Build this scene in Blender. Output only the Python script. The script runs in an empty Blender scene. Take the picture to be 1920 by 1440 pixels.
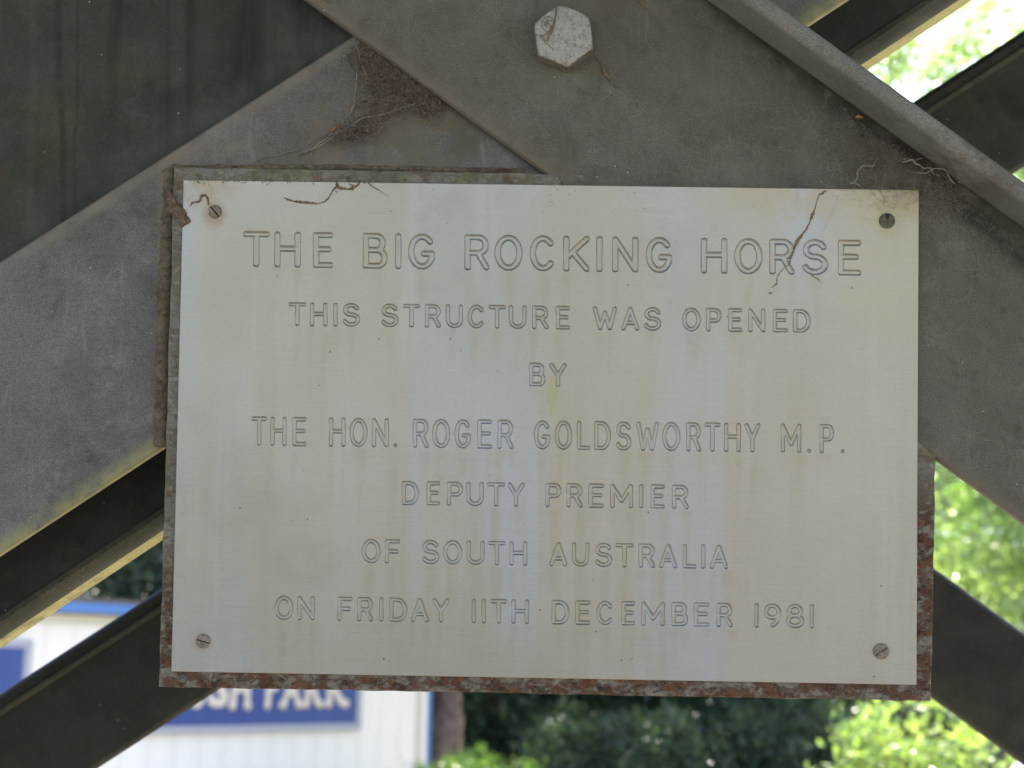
import bpy, bmesh, math, random
import numpy as np
from mathutils import Vector, Matrix, noise as mnoise
rng = np.random.default_rng(7); random.seed(7)
D2R = math.radians

# ---------------------------------------------------------------- camera, sky, sun, exposure
F = 2637.0; PITCH = D2R(11.6); ROLL = D2R(0.9); CAMH = 1.7; DIST = 0.75
EXPOSURE = 2.45
SUN_AZ = 34.0; SUN_EL = 56.0; SUN_STR = 4.2; SKY_STR = 0.13
scene = bpy.context.scene
fwd = Vector((0, math.cos(PITCH), math.sin(PITCH))); r0 = Vector((1, 0, 0)); u0 = Vector((0, -math.sin(PITCH), math.cos(PITCH)))
cr = r0*math.cos(ROLL) + u0*math.sin(ROLL); cu = u0*math.cos(ROLL) - r0*math.sin(ROLL)
CP = Vector((0, 0, CAMH))
CAMM = Matrix(((cr.x, cu.x, -fwd.x, CP.x), (cr.y, cu.y, -fwd.y, CP.y), (cr.z, cu.z, -fwd.z, CP.z), (0, 0, 0, 1)))
cd = bpy.data.cameras.new('camera'); cam = bpy.data.objects.new('camera', cd)
scene.collection.objects.link(cam); cam.matrix_world = CAMM; scene.camera = cam
cd.sensor_width = 36; cd.lens = 36*F/1920; cd.clip_start = 0.02; cd.clip_end = 3000
cd.dof.use_dof = True; cd.dof.focus_distance = DIST; cd.dof.aperture_fstop = 10.5; cd.dof.aperture_blades = 0
w = bpy.data.worlds.new('World'); scene.world = w; w.use_nodes = True
wn = w.node_tree.nodes; bg = wn['Background']; sk = wn.new('ShaderNodeTexSky'); sk.sky_type = 'NISHITA'; sk.sun_disc = False
sk.sun_elevation = D2R(SUN_EL); sk.sun_rotation = D2R(SUN_AZ); sk.dust_density = 2.0; sk.air_density = 1.0
w.node_tree.links.new(sk.outputs[0], bg.inputs[0]); bg.inputs[1].default_value = SKY_STR
sl = bpy.data.lights.new('sun', 'SUN'); sl.energy = SUN_STR; sl.angle = D2R(0.5); sl.color = (1, .95, .86)
so = bpy.data.objects.new('sun', sl); scene.collection.objects.link(so)
tosun = Vector((math.sin(D2R(SUN_AZ))*math.cos(D2R(SUN_EL)), math.cos(D2R(SUN_AZ))*math.cos(D2R(SUN_EL)), math.sin(D2R(SUN_EL))))
so.rotation_euler = tosun.to_track_quat('Z', 'Y').to_euler(); so.location = (3, 3, 12)
vs = scene.view_settings; vs.view_transform = 'Standard'; vs.look = 'None'; vs.gamma = 1; vs.use_curve_mapping = False; vs.exposure = EXPOSURE

# ---------------------------------------------------------------- the plane of the steelwork
nc = Vector((-.012, .037, 1)).normalized()
def camray(X, Y): return Vector(((X-960)/F, (720-Y)/F, -1))
def onplane(X, Y, wo=0.0):
    d = camray(X, Y); t = (nc.dot(Vector((0, 0, -DIST))) + wo)/nc.dot(d); return d*t
ex = (onplane(1722, 357) - onplane(345, 338)).normalized(); ex = (ex - nc*ex.dot(nc)).normalized(); ey = nc.cross(ex)
O = onplane(960, 720)
FM = CAMM @ Matrix(((ex.x, ey.x, nc.x, O.x), (ex.y, ey.y, nc.y, O.y), (ex.z, ey.z, nc.z, O.z), (0, 0, 0, 1)))
def L(X, Y, wo=0.0):
    p = onplane(X, Y, wo) - O; return Vector((p.dot(ex), p.dot(ey)))
def L3(X, Y, wo=0.0):
    p = L(X, Y, wo); return Vector((p.x, p.y, wo))
S = DIST/F

# ---------------------------------------------------------------- object helpers
COL = scene.collection
def link(name, me, mat=None, parent=None):
    o = bpy.data.objects.new(name, me); COL.objects.link(o)
    if mat is not None and me is not None and not me.materials: me.materials.append(mat)
    if parent: o.parent = parent
    return o
def tag(o, label=None, cat=None, group=None, kind=None):
    for k, v in (('label', label), ('category', cat), ('group', group), ('kind', kind)):
        if v: o[k] = v
    return o
def empty(name, M=None, label=None, cat=None, group=None):
    o = bpy.data.objects.new(name, None); COL.objects.link(o); o.empty_display_size = .05
    if M is not None: o.matrix_world = M
    return tag(o, label, cat, group)
def mesh(name, verts, faces, smooth=False):
    me = bpy.data.meshes.new(name); me.from_pydata([tuple(v) for v in verts], [], faces)
    if smooth: me.polygons.foreach_set('use_smooth', [True]*len(me.polygons))
    me.update(); return me
def np_mesh(name, V, Fq, smooth=True):
    me = bpy.data.meshes.new(name); V = np.asarray(V, np.float32); Fq = np.asarray(Fq, np.int32)
    me.vertices.add(len(V)); me.vertices.foreach_set('co', V.ravel()); k = Fq.shape[1]
    me.loops.add(Fq.size); me.loops.foreach_set('vertex_index', Fq.ravel())
    me.polygons.add(len(Fq)); me.polygons.foreach_set('loop_start', np.arange(0, Fq.size, k, dtype=np.int32))
    me.polygons.foreach_set('loop_total', np.full(len(Fq), k, np.int32))
    me.polygons.foreach_set('use_smooth', np.full(len(Fq), smooth)); me.update(calc_edges=True); return me
def bm_mesh(bm, name, smooth=False):
    me = bpy.data.meshes.new(name); bmesh.ops.recalc_face_normals(bm, faces=bm.faces); bm.to_mesh(me); bm.free()
    if smooth: me.polygons.foreach_set('use_smooth', [True]*len(me.polygons))
    return me
def slab(name, pts, front, thick, bevel=0.0, seg=2, rough=0.0):
    """polygon (local xy points) extruded backwards from depth `front`"""
    if rough:
        q = []
        for i in range(len(pts)):
            a, b = Vector(pts[i]), Vector(pts[(i+1) % len(pts)]); n = max(1, int((b-a).length/.006)); t = (b-a).normalized(); pr = Vector((-t.y, t.x))
            for k in range(n):
                p = a.lerp(b, k/n)
                if k: p = p + pr*rough*mnoise.noise(Vector((p.x*90, p.y*90, 3)))
                q.append(p)
        pts = q
    bm = bmesh.new(); vs_ = [bm.verts.new((p[0], p[1], front)) for p in pts]; f = bm.faces.new(vs_)
    if f.normal.z < 0: f.normal_flip()
    bm.normal_update()
    r = bmesh.ops.extrude_face_region(bm, geom=[f]); ev = [g for g in r['geom'] if isinstance(g, bmesh.types.BMVert)]
    for v in ev: v.co.z -= thick
    bmesh.ops.recalc_face_normals(bm, faces=bm.faces)
    if bevel:
        ed = [e for e in bm.edges if abs(e.verts[0].co.z-e.verts[1].co.z) < 1e-6 and e.verts[0].co.z > front-1e-4]
        bmesh.ops.bevel(bm, geom=ed, offset=bevel, segments=seg, affect='EDGES', profile=.5)
    me = bm_mesh(bm, name)
    return me
def sweep(name, p0, d, perp, prof, s0, s1, n=1, smooth=True, wob=0.0):
    """closed profile [(p, w)] swept along d in the frame plane; n segments"""
    V = []; Fc = []; k = len(prof)
    for i in range(n+1):
        s = s0 + (s1-s0)*i/n
        for j, (p, wd) in enumerate(prof):
            q = p0 + d*s + perp*(p + wob*mnoise.noise(Vector((s*60, wd*40, 0))))
            V.append((q.x, q.y, wd))
    for i in range(n):
        for j in range(k): Fc.append((i*k+j, i*k+(j+1) % k, (i+1)*k+(j+1) % k, (i+1)*k+j))
    Fc.append(tuple(range(k))[::-1]); Fc.append(tuple(n*k+j for j in range(k)))
    bm = bmesh.new(); bv = [bm.verts.new(v) for v in V]
    for f in Fc: bm.faces.new([bv[i] for i in f])
    me = bm_mesh(bm, name); 
    if smooth:
        me.polygons.foreach_set('use_smooth', [len(p.vertices) == 4 for p in me.polygons]); me.set_sharp_from_angle(angle=D2R(35))
    return me
class Tubes:
    def __init__(s): s.V = []; s.F = []
    def add(s, pts, rad, k=4, flat=1.0, cap=True):
        n0 = len(s.V); N = len(pts); pts = [Vector(p) for p in pts]
        if not hasattr(rad, '__len__'): rad = [rad]*N
        for i, p in enumerate(pts):
            t = (pts[min(i+1, N-1)] - pts[max(i-1, 0)]); t = t.normalized() if t.length > 1e-9 else Vector((1, 0, 0))
            a = t.cross(Vector((0, 0, 1))); a = a.normalized() if a.length > 1e-3 else Vector((1, 0, 0)); b = a.cross(t)
            for j in range(k):
                an = 2*math.pi*j/k; s.V.append(tuple(p + a*(math.cos(an)*rad[i]) + b*(math.sin(an)*rad[i]*flat)))
        for i in range(N-1):
            for j in range(k): s.F.append((n0+i*k+j, n0+i*k+(j+1) % k, n0+(i+1)*k+(j+1) % k, n0+(i+1)*k+j))
        if cap: s.F.append(tuple(n0+j for j in range(k))[::-1]); s.F.append(tuple(n0+(N-1)*k+j for j in range(k)))
    def mesh(s, name, smooth=True): return mesh(name, s.V, s.F, smooth)

# ---------------------------------------------------------------- node helper
class NT:
    def __init__(s, name):
        s.m = bpy.data.materials.new(name); s.m.use_nodes = True; s.t = s.m.node_tree; s.t.nodes.clear()
        s.out = s.t.nodes.new('ShaderNodeOutputMaterial'); s.tc = s.t.nodes.new('ShaderNodeTexCoord')
        s.obj = s.tc.outputs['Object']
    def put(s, sock, v):
        if isinstance(v, bpy.types.NodeSocket): s.t.links.new(v, sock)
        elif v is not None:
            if hasattr(sock.default_value, '__len__') and not hasattr(v, '__len__'): v = (v, v, v, 1)[:len(sock.default_value)]
            if hasattr(v, '__len__') and len(v) == 3 and len(sock.default_value) == 4: v = (*v, 1)
            sock.default_value = v
    def node(s, t, **p):
        n = s.t.nodes.new(t)
        for k, v in p.items(): setattr(n, k, v)
        return n
    def math(s, op, a, b=None, c=None, clamp=False):
        n = s.node('ShaderNodeMath', operation=op, use_clamp=clamp); s.put(n.inputs[0], a)
        if b is not None: s.put(n.inputs[1], b)
        if c is not None: s.put(n.inputs[2], c)
        return n.outputs[0]
    def mul(s, a, b): return s.math('MULTIPLY', a, b)
    def add(s, a, b): return s.math('ADD', a, b)
    def vec(s, scale=(1, 1, 1), rot=(0, 0, 0), loc=(0, 0, 0)):
        n = s.node('ShaderNodeMapping'); s.put(n.inputs[0], s.obj); n.inputs['Scale'].default_value = scale; n.inputs['Rotation'].default_value = rot; n.inputs['Location'].default_value = loc
        return n.outputs[0]
    def noise(s, scale, detail=4, rough=.55, v=None, dist=0.0, lo=None, hi=None):
        n = s.node('ShaderNodeTexNoise'); s.put(n.inputs['Vector'], v or s.obj); n.inputs['Scale'].default_value = scale
        n.inputs['Detail'].default_value = detail; n.inputs['Roughness'].default_value = rough; n.inputs['Distortion'].default_value = dist
        o = n.outputs[0]
        return s.rng(o, lo, hi) if lo is not None else o
    def voro(s, scale, v=None, feature='F1', lo=None, hi=None, out='Distance'):
        n = s.node('ShaderNodeTexVoronoi', feature=feature); s.put(n.inputs['Vector'], v or s.obj); n.inputs['Scale'].default_value = scale
        o = n.outputs[out]
        return s.rng(o, lo, hi) if lo is not None else o
    def rng(s, v, a, b, c=0.0, d=1.0, smooth=True):
        n = s.node('ShaderNodeMapRange', interpolation_type='SMOOTHSTEP' if smooth else 'LINEAR'); s.put(n.inputs[0], v)
        inv = a > b
        if inv: a, b, c, d = b, a, d, c
        n.inputs[1].default_value = a; n.inputs[2].default_value = b; n.inputs[3].default_value = c; n.inputs[4].default_value = d
        return n.outputs[0]
    def mix(s, f, a, b, bt='MIX'):
        n = s.node('ShaderNodeMix', data_type='RGBA', blend_type=bt); s.put(n.inputs[0], f); s.put(n.inputs[6], a); s.put(n.inputs[7], b)
        return n.outputs[2]
    def spot(s, c, r, inner=0.3, sx=1, sy=1):
        """1 near point c (local coordinates), 0 beyond r"""
        n = s.node('ShaderNodeVectorMath', operation='SUBTRACT'); s.put(n.inputs[0], s.obj); n.inputs[1].default_value = (c[0], c[1], c[2] if len(c) > 2 else 0)
        m = s.node('ShaderNodeVectorMath', operation='MULTIPLY'); s.put(m.inputs[0], n.outputs[0]); m.inputs[1].default_value = (1/sx, 1/sy, 0)
        l = s.node('ShaderNodeVectorMath', operation='LENGTH'); s.put(l.inputs[0], m.outputs[0])
        return s.rng(l.outputs['Value'], r*inner, r, 1, 0)
    def line(s, a, b, wd, inner=.1, side=0, wob=.0):
        """1 along the line a-b, falling to 0 at distance wd; side: only + or -"""
        a = Vector(a[:2]); b = Vector(b[:2]); d = (b-a).normalized(); p = Vector((-d.y, d.x))
        n = s.node('ShaderNodeVectorMath', operation='DOT_PRODUCT'); s.put(n.inputs[0], s.obj); n.inputs[1].default_value = (p.x, p.y, 0)
        q = s.math('SUBTRACT', n.outputs['Value'], p.dot(a))
        q = s.add(q, s.mul(s.math('SUBTRACT', s.noise(28, 5, .7, v=s.vec(loc=(a.x*9, 2, 2))), .5), wob))
        if not side: q = s.math('ABSOLUTE', q)
        elif side < 0: q = s.mul(q, -1.0)
        return s.rng(q, wd*inner, wd, 1, 0)
    def sep(s):
        n = s.node('ShaderNodeSeparateXYZ'); s.put(n.inputs[0], s.obj); return n.outputs
    def bsdf(s, col, rough=.6, metal=0.0, bump=None, bstr=.3, bdist=.001, spec=.5, **kw):
        b = s.node('ShaderNodeBsdfPrincipled'); s.put(b.inputs['Base Color'], col); s.put(b.inputs['Roughness'], rough); s.put(b.inputs['Metallic'], metal)
        b.inputs['Specular IOR Level'].default_value = spec
        for k, v in kw.items(): s.put(b.inputs[k.replace('_', ' ')], v)
        if bump is not None:
            n = s.node('ShaderNodeBump'); s.put(n.inputs['Height'], bump); n.inputs['Strength'].default_value = bstr; n.inputs['Distance'].default_value = bdist
            s.put(b.inputs['Normal'], n.outputs[0])
        s.t.links.new(b.outputs[0], s.out.inputs[0]); return b

def steel(name, base, hi, lo, dirt=(.10, .075, .05), stains=(), lines=(), drips=0.0, green=.25, scratch=.35, wmetal=.15, rough=.62, k=1.0):
    """weathered galvanised steel: mottles, dust film, fine scratches, specks, dirt where it collects, some painted light and shade along edges"""
    base, hi, lo = (tuple(v*k for v in q) for q in (base, hi, lo))
    g = NT(name)
    c = g.mix(g.noise(9, 5, .6, lo=.35, hi=.68), base, hi)
    c = g.mix(g.mul(g.noise(23, 6, .65, v=g.vec(loc=(.3, .7, .1)), lo=.5, hi=.72), .75), c, lo)
    c = g.mix(g.mul(g.noise(14, 4, .6, v=g.vec(loc=(3, 1, 2)), lo=.5, hi=.75), green), c, (.075, .085, .035))
    dust = g.mul(g.noise(55, 7, .75, v=g.vec(loc=(6, 2, 4)), dist=.6, lo=.48, hi=.66), g.noise(12, 3, .6, v=g.vec(loc=(1, 4, 2)), lo=.35, hi=.65))
    c = g.mix(g.mul(dust, .42), c, tuple(min(1, v*1.55+.01) for v in hi))
    c = g.mix(g.mul(g.noise(75, 7, .78, v=g.vec(loc=(2, 6, 4)), lo=.52, hi=.66), .40), c, tuple(v*.55 for v in lo))
    c = g.mix(g.mul(g.noise(38, 6, .75, v=g.vec(loc=(8, 3, 1)), dist=.5, lo=.55, hi=.70), .35), c, tuple(q*(.9*k+.1) for q in dirt))
    wisp = g.voro(34, v=g.vec(loc=(5, 1, 2)), feature='DISTANCE_TO_EDGE', lo=.035, hi=.0)
    grain = g.noise(1250, 3, .75)
    c = g.mix(.6, c, g.mix(g.rng(grain, .32, .68), (.42, .42, .42), (1.5, 1.5, 1.47)), 'MULTIPLY')
    if scratch:
        sc = g.noise(170, 4, .7, v=g.vec(scale=(1, .13, 1), rot=(0, 0, -.25)), dist=.5, lo=.56, hi=.80)
        sc2 = g.noise(190, 4, .7, v=g.vec(scale=(.22, 1, 1), rot=(0, 0, .6)), dist=.8, lo=.60, hi=.85)
        c = g.mix(g.mul(g.math('MAXIMUM', sc, sc2), scratch), c, tuple(min(1, v*1.9) for v in hi))
    if drips:
        dr = g.noise(26, 5, .6, v=g.vec(scale=(1.6, .09, 1)), dist=.4, lo=.52, hi=.72)
        c = g.mix(g.mul(dr, drips), c, tuple(v*.35 for v in lo))
    for (cc, r, col, st, sx, sy) in stains:
        m = g.mul(g.mul(g.spot(cc, r, .1, sx, sy), g.noise(60, 6, .7, lo=.38, hi=.62)), st)
        c = g.mix(m, c, col)
    for (a, b, wd, side, col, st) in lines:
        m = g.mul(g.mul(g.line(a, b, wd, .15, side, .006 if abs(a[0]-b[0]) < .02 and wd < .004 else .0), g.noise(70, 5, .7, lo=.25, hi=.6)), st)
        c = g.mix(m, c, col)
    sp = g.voro(150, lo=.075, hi=.045); spm = g.mul(sp, g.noise(31, 2, v=g.vec(loc=(7, 7, 7)), lo=.56, hi=.62))
    c = g.mix(g.mul(spm, .8), c, (.5, .5, .46))
    sp = g.voro(210, v=g.vec(loc=(1, 3, 5)), lo=.10, hi=.05); spm = g.mul(sp, g.noise(40, 2, v=g.vec(loc=(2, 9, 7)), lo=.52, hi=.58))
    c = g.mix(g.mul(spm, .7), c, (.02, .016, .012))
    bm_ = g.add(g.mul(grain, .35), g.noise(220, 4, .6))
    g.bsdf(c, g.rng(g.noise(40, 4), .3, .7, rough-.08, rough+.12), wmetal, bm_, .35, .0006)
    return g.m

# shared pixel measurements of the photograph, turned into places on the steelwork
M_C = None
BL0, BL1 = L(575, 0), L(1920, 980)
crev = L(720, 130); corner = L(985, 310); tangle = L(1740, 290)
M_front = steel('steel_brace_grey', (.109, .107, .090), (.140, .137, .122), (.076, .074, .056), green=.3, k=.86,
    stains=[(L(1740, 300), .055, (.085, .062, .045), .8, 1.3, .8), (L(1060, 130), .03, (.10, .09, .045), .8, 1.2, .8), (L(1450, 300), .09, (.12, .115, .10), .35, 1, 1),
            (L(1000, 320), .022, (.14, .115, .075), .8, 1.2, .7), (L(1150, 20), .03, (.10, .07, .05), .6, 1, 1)],
    lines=[(BL0, BL1, .0075, 1, (.14, .118, .09), .8), (L(1590, 205), L(1700, 295), .013, 0, (.030, .026, .020), 1.0)])  # second line: shadow at the flange base, painted into the colour
M_left = steel('steel_brace_pale', (.152, .145, .138), (.185, .181, .180), (.108, .104, .098), green=.12, scratch=.5, rough=.55, k=.70,
    stains=[(L(715, 165), .036, (.12, .095, .07), .75, 1.2, 1.1), (L(660, 215), .022, (.12, .095, .07), .8, .8, 1.2), (L(640, 240), .04, (.14, .11, .08), .8, 1, 1), (L(830, 250), .05, (.065, .07, .05), .8, 1.2, .6),
            (L(380, 290), .045, (.19, .175, .14), .7, 1, .6), (L(620, 300), .05, (.15, .13, .09), .7, 2.4, .35), (L(770, 190), .04, (.13, .10, .065), .8, 1.5, 1)],
    lines=[(L(0, 1040), L(305, 840), .012, 1, (.27, .25, .10), .9), (L(305, 400), L(296, 840), .007, 0, (.20, .155, .08), .95), (L(0, 490), L(650, 75), .006, 0, (.17, .15, .12), .8)])  # first line paints yellow bounce light, with some staining, along the lower edge
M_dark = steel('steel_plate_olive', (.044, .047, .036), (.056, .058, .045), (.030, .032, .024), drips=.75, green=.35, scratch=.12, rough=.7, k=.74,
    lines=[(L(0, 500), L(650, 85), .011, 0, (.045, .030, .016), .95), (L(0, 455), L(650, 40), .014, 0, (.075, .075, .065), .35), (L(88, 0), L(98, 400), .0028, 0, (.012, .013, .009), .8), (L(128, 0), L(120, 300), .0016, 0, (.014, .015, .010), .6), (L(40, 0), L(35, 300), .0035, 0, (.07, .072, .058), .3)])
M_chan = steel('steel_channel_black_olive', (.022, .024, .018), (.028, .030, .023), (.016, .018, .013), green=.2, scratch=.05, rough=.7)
M_rear = steel('steel_rear_brace_olive', (.036, .038, .029), (.044, .045, .036), (.028, .030, .022), green=.25, scratch=.05, rough=.7, k=.6)
M_lip = steel('steel_edge_painted_bounce_lichen', (.44, .41, .17), (.54, .50, .24), (.16, .15, .08), green=.3, scratch=0, rough=.8)  # yellow is ground-bounce light painted into the colour, plus some lichen
M_lip2 = steel('steel_edge_dull', (.05, .052, .038), (.075, .075, .05), (.05, .052, .04), green=.3, scratch=0, rough=.8)
M_flange = steel('steel_flange_dusty', (.150, .150, .142), (.19, .19, .18), (.11, .105, .09), green=.3, scratch=.1, rough=.6,
    stains=[(L(1790, 330), .03, (.07, .055, .042), .7, 1.5, 1)], lines=[(L(1590, 150), L(1700, 232), .004, 0, (.15, .13, .07), .7)])

def rust_mat():
    g = NT('rusty_backing_steel'); x, y, z = g.sep()
    edge = g.math('MAXIMUM', g.rng(y, L(300, 980).y, L(300, 1150).y), g.mul(g.rng(x, L(1690, 0).x, L(1730, 0).x), g.rng(y, L(0, 860).y, L(0, 960).y)))
    edge = g.math('MAXIMUM', edge, g.mul(g.rng(y, L(300, 560).y, L(300, 1150).y), .45))
    clean = g.mix(g.noise(40, 5, .65, lo=.3, hi=.7), (.15, .145, .12), (.25, .24, .22))
    clean = g.mix(g.mul(g.noise(55, 5, .7, v=g.vec(loc=(4, 2, 0)), lo=.45, hi=.65), .8), clean, (.16, .15, .07))
    clean = g.mix(g.mul(g.noise(90, 5, .7, v=g.vec(loc=(1, 8, 0)), lo=.52, hi=.64), .8), clean, (.14, .09, .06))
    r1 = g.mix(g.noise(120, 6, .7, lo=.35, hi=.65), (.045, .020, .011), (.15, .062, .024))
    r1 = g.mix(g.noise(210, 4, .7, v=g.vec(loc=(6, 1, 5)), lo=.52, hi=.62), r1, (.022, .011, .009)); r1 = g.mix(g.noise(75, 5, .7, v=g.vec(loc=(5, 5, 5)), lo=.52, hi=.7), r1, (.10, .062, .048))
    grey = g.mix(g.noise(230, 5, .7, lo=.3, hi=.7), (.11, .09, .065), (.22, .20, .17))
    n = g.noise(120, 8, .75, v=g.vec(loc=(2, 2, 2), scale=(.8, 1.2, 1)), dist=.25)
    m = g.rng(n, .43, .55); rusty = g.mix(m, grey, r1)
    c = g.mix(g.math('MULTIPLY', edge, 1.0), clean, rusty)
    g.bsdf(c, g.rng(n, .3, .7, .5, .9), .1, g.add(g.noise(160, 7, .75), g.mul(m, .6)), .8, .0009); return g.m
M_rust = rust_mat()
def weld_mat():
    g = NT('dirty_weld_bead'); c = g.mix(g.noise(60, 5, .7, lo=.3, hi=.7), (.17, .135, .10), (.25, .215, .155))
    c = g.mix(g.mul(g.noise(45, 5, .7, v=g.vec(loc=(4, 1, 1)), lo=.48, hi=.66), .9), c, (.10, .055, .035))
    c = g.mix(g.mul(g.noise(35, 4, .7, v=g.vec(loc=(9, 1, 1)), lo=.52, hi=.7), .7), c, (.17, .16, .06))
    c = g.mix(g.noise(300, 5, .75, lo=.45, hi=.65), c, (.09, .07, .05)); g.bsdf(c, .85, .05, g.noise(330, 7, .8), 1.0, .0025); return g.m
M_weld = weld_mat()

# ---------------------------------------------------------------- plaque metal
LINES = [  # text, top y at x0, bottom y, x0, slope, half stroke px, [(left,right) px of each letter]
 ('THEBIGROCKINGHORSE', 433, 501, 480, .0145, 6.0, [(455,505.7),(514,564),(586.7,625),(680,726.7),(740.7,752.7),(765,815.7),(870.7,918),(927,980),(993,1041.7),(1056,1106),(1118,1130),(1147.7,1197.3),(1210.7,1260.7),(1314,1364),(1376.7,1430),(1442.7,1490),(1503,1553),(1571,1615)]),
 ('THISSTRUCTUREWASOPENED', 566.7, 611, 555, .0135, 4.0, [(540.7,574),(581,614),(625,633),(641.7,675),(714,747),(755.7,787.7),(796.7,827),(835.7,868),(876.7,909),(915.7,948),(954,987),(997.7,1029),(1042,1069),(1111.7,1157),(1165,1199),(1207,1240),(1279,1314),(1324,1353),(1365.7,1391.7),(1403,1435),(1449,1477),(1487,1520)]),
 ('BY', 680, 724.5, 1005, .014, 4.0, [(992,1023),(1030,1062.5)]),
 ('THEHON.ROGERGOLDSWORTHYM.P.', 781, 835.5, 485, .0132, 4.0, [(470.7,501),(506.7,537),(548,575),(616.7,648),(655,689),(697,729),(737.7,744.5),(774,804),(810,844),(852,883),(895,922.7),(932.7,963),(1001,1032),(1040,1072.7),(1081.7,1107),(1114,1145.7),(1154,1184),(1193,1235.7),(1241.7,1275.7),(1286.7,1315),(1320.7,1351),(1357.7,1389),(1395.7,1426),(1464,1502.7),(1514,1520),(1536.7,1564),(1576.7,1583)]),
 ('DEPUTYPREMIER', 901.7, 947, 765, .0140, 4.0, [(753,785.5),(800,825),(838,868),(874,907),(913.4,947),(951.3,983.8),(1022.5,1052.5),(1062,1092.7),(1103.5,1132.7),(1144.4,1186.7),(1198.3,1206),(1220,1246.5),(1260,1291.7)]),
 ('OFSOUTHAUSTRALIA', 1011, 1056.5, 736, .0165, 4.0, [(678,713.5),(721.6,750.8),(790.7,823.4),(830.7,866.8),(874.6,908.5),(915.2,948),(955.3,988.6),(1030,1064.2),(1072.3,1105),(1115.2,1148.2),(1154,1188),(1197.5,1228.4),(1235.7,1269.8),(1280,1306.3),(1315,1322.5),(1330.5,1365.5)]),
 ('ONFRIDAY11THDECEMBER1981', 1117.5, 1163, 572, .0160, 4.0, [(514.4,549.9),(557.2,590.5),(632.5,661),(669.6,700),(711,719),(729.7,763.6),(769.8,804.2),(811,843),(884.5,892.5),(903,911),(919.3,951.3),(958.9,992),(1034.4,1067.7),(1078.8,1107),(1118,1150.2),(1165.4,1191),(1202.7,1246.5),(1259,1290.2),(1301,1330.2),(1343.6,1374),(1414,1422.5),(1432.3,1464.3),(1474,1508),(1518,1526.5)])]
def arc(cx, cy, rx, ry, a0, a1, n=14): return [(cx+rx*math.cos(D2R(a0+(a1-a0)*i/n)), cy+ry*math.sin(D2R(a0+(a1-a0)*i/n))) for i in range(n+1)]
GL = {
 'A': [[(0,0),(.5,1),(1,0)], [(.15,.29),(.85,.29)]],
 'B': [[(0,0),(0,1),(.58,1)]+arc(.58,.765,.32,.235,90,-90,10)+[(0,.53)], [(.58,.53)]+arc(.64,.265,.36,.265,90,-90,10)+[(0,0)]],
 'C': [arc(.52,.5,.52,.5,42,318,26)],
 'D': [[(0,0),(0,1),(.42,1)]+arc(.42,.5,.58,.5,90,-90,18)+[(0,0)]],
 'E': [[(1,1),(0,1),(0,0),(1,0)], [(0,.53),(.86,.53)]], 'F': [[(1,1),(0,1),(0,0)], [(0,.5),(.84,.5)]],
 'G': [arc(.52,.5,.52,.5,42,335,26)+[(1,.43),(.62,.43)]],
 'H': [[(0,0),(0,1)], [(1,0),(1,1)], [(0,.53),(1,.53)]], 'I': [[(.5,0),(.5,1)]], '1': [[(.5,0),(.5,1)]],
 'K': [[(0,0),(0,1)], [(1,1),(0,.36)], [(.30,.56),(1,0)]], 'L': [[(0,1),(0,0),(1,0)]],
 'M': [[(0,0),(0,1),(.5,.27),(1,1),(1,0)]], 'N': [[(0,0),(0,1),(1,0),(1,1)]],
 'O': [arc(.5,.5,.5,.5,0,360,32)], 'P': [[(0,0),(0,1),(.6,1)]+arc(.6,.73,.4,.27,90,-90,12)+[(0,.46)]],
 'R': [[(0,0),(0,1),(.58,1)]+arc(.58,.74,.38,.26,90,-90,12)+[(0,.48)], [(.55,.48),(1,0)]],
 'S': [arc(.51,.755,.45,.245,22,265,18)+arc(.5,.26,.5,.26,88,-158,18)],
 'T': [[(0,1),(1,1)], [(.5,1),(.5,0)]], 'U': [[(0,1),(0,.33)]+arc(.5,.33,.5,.33,180,360,14)+[(1,1)]],
 'W': [[(0,1),(.26,0),(.5,.78),(.74,0),(1,1)]], 'Y': [[(0,1),(.5,.47),(1,1)], [(.5,.47),(.5,0)]],
 '9': [arc(.5,.70,.5,.30,-20,340,26), arc(.30,.62,.70,.62,6,-72,14)], '8': [arc(.5,.755,.42,.245,-90,270,24), arc(.5,.26,.5,.26,90,450,26)], '.': [[(.5,0),(.5,.0001)]]}

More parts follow.
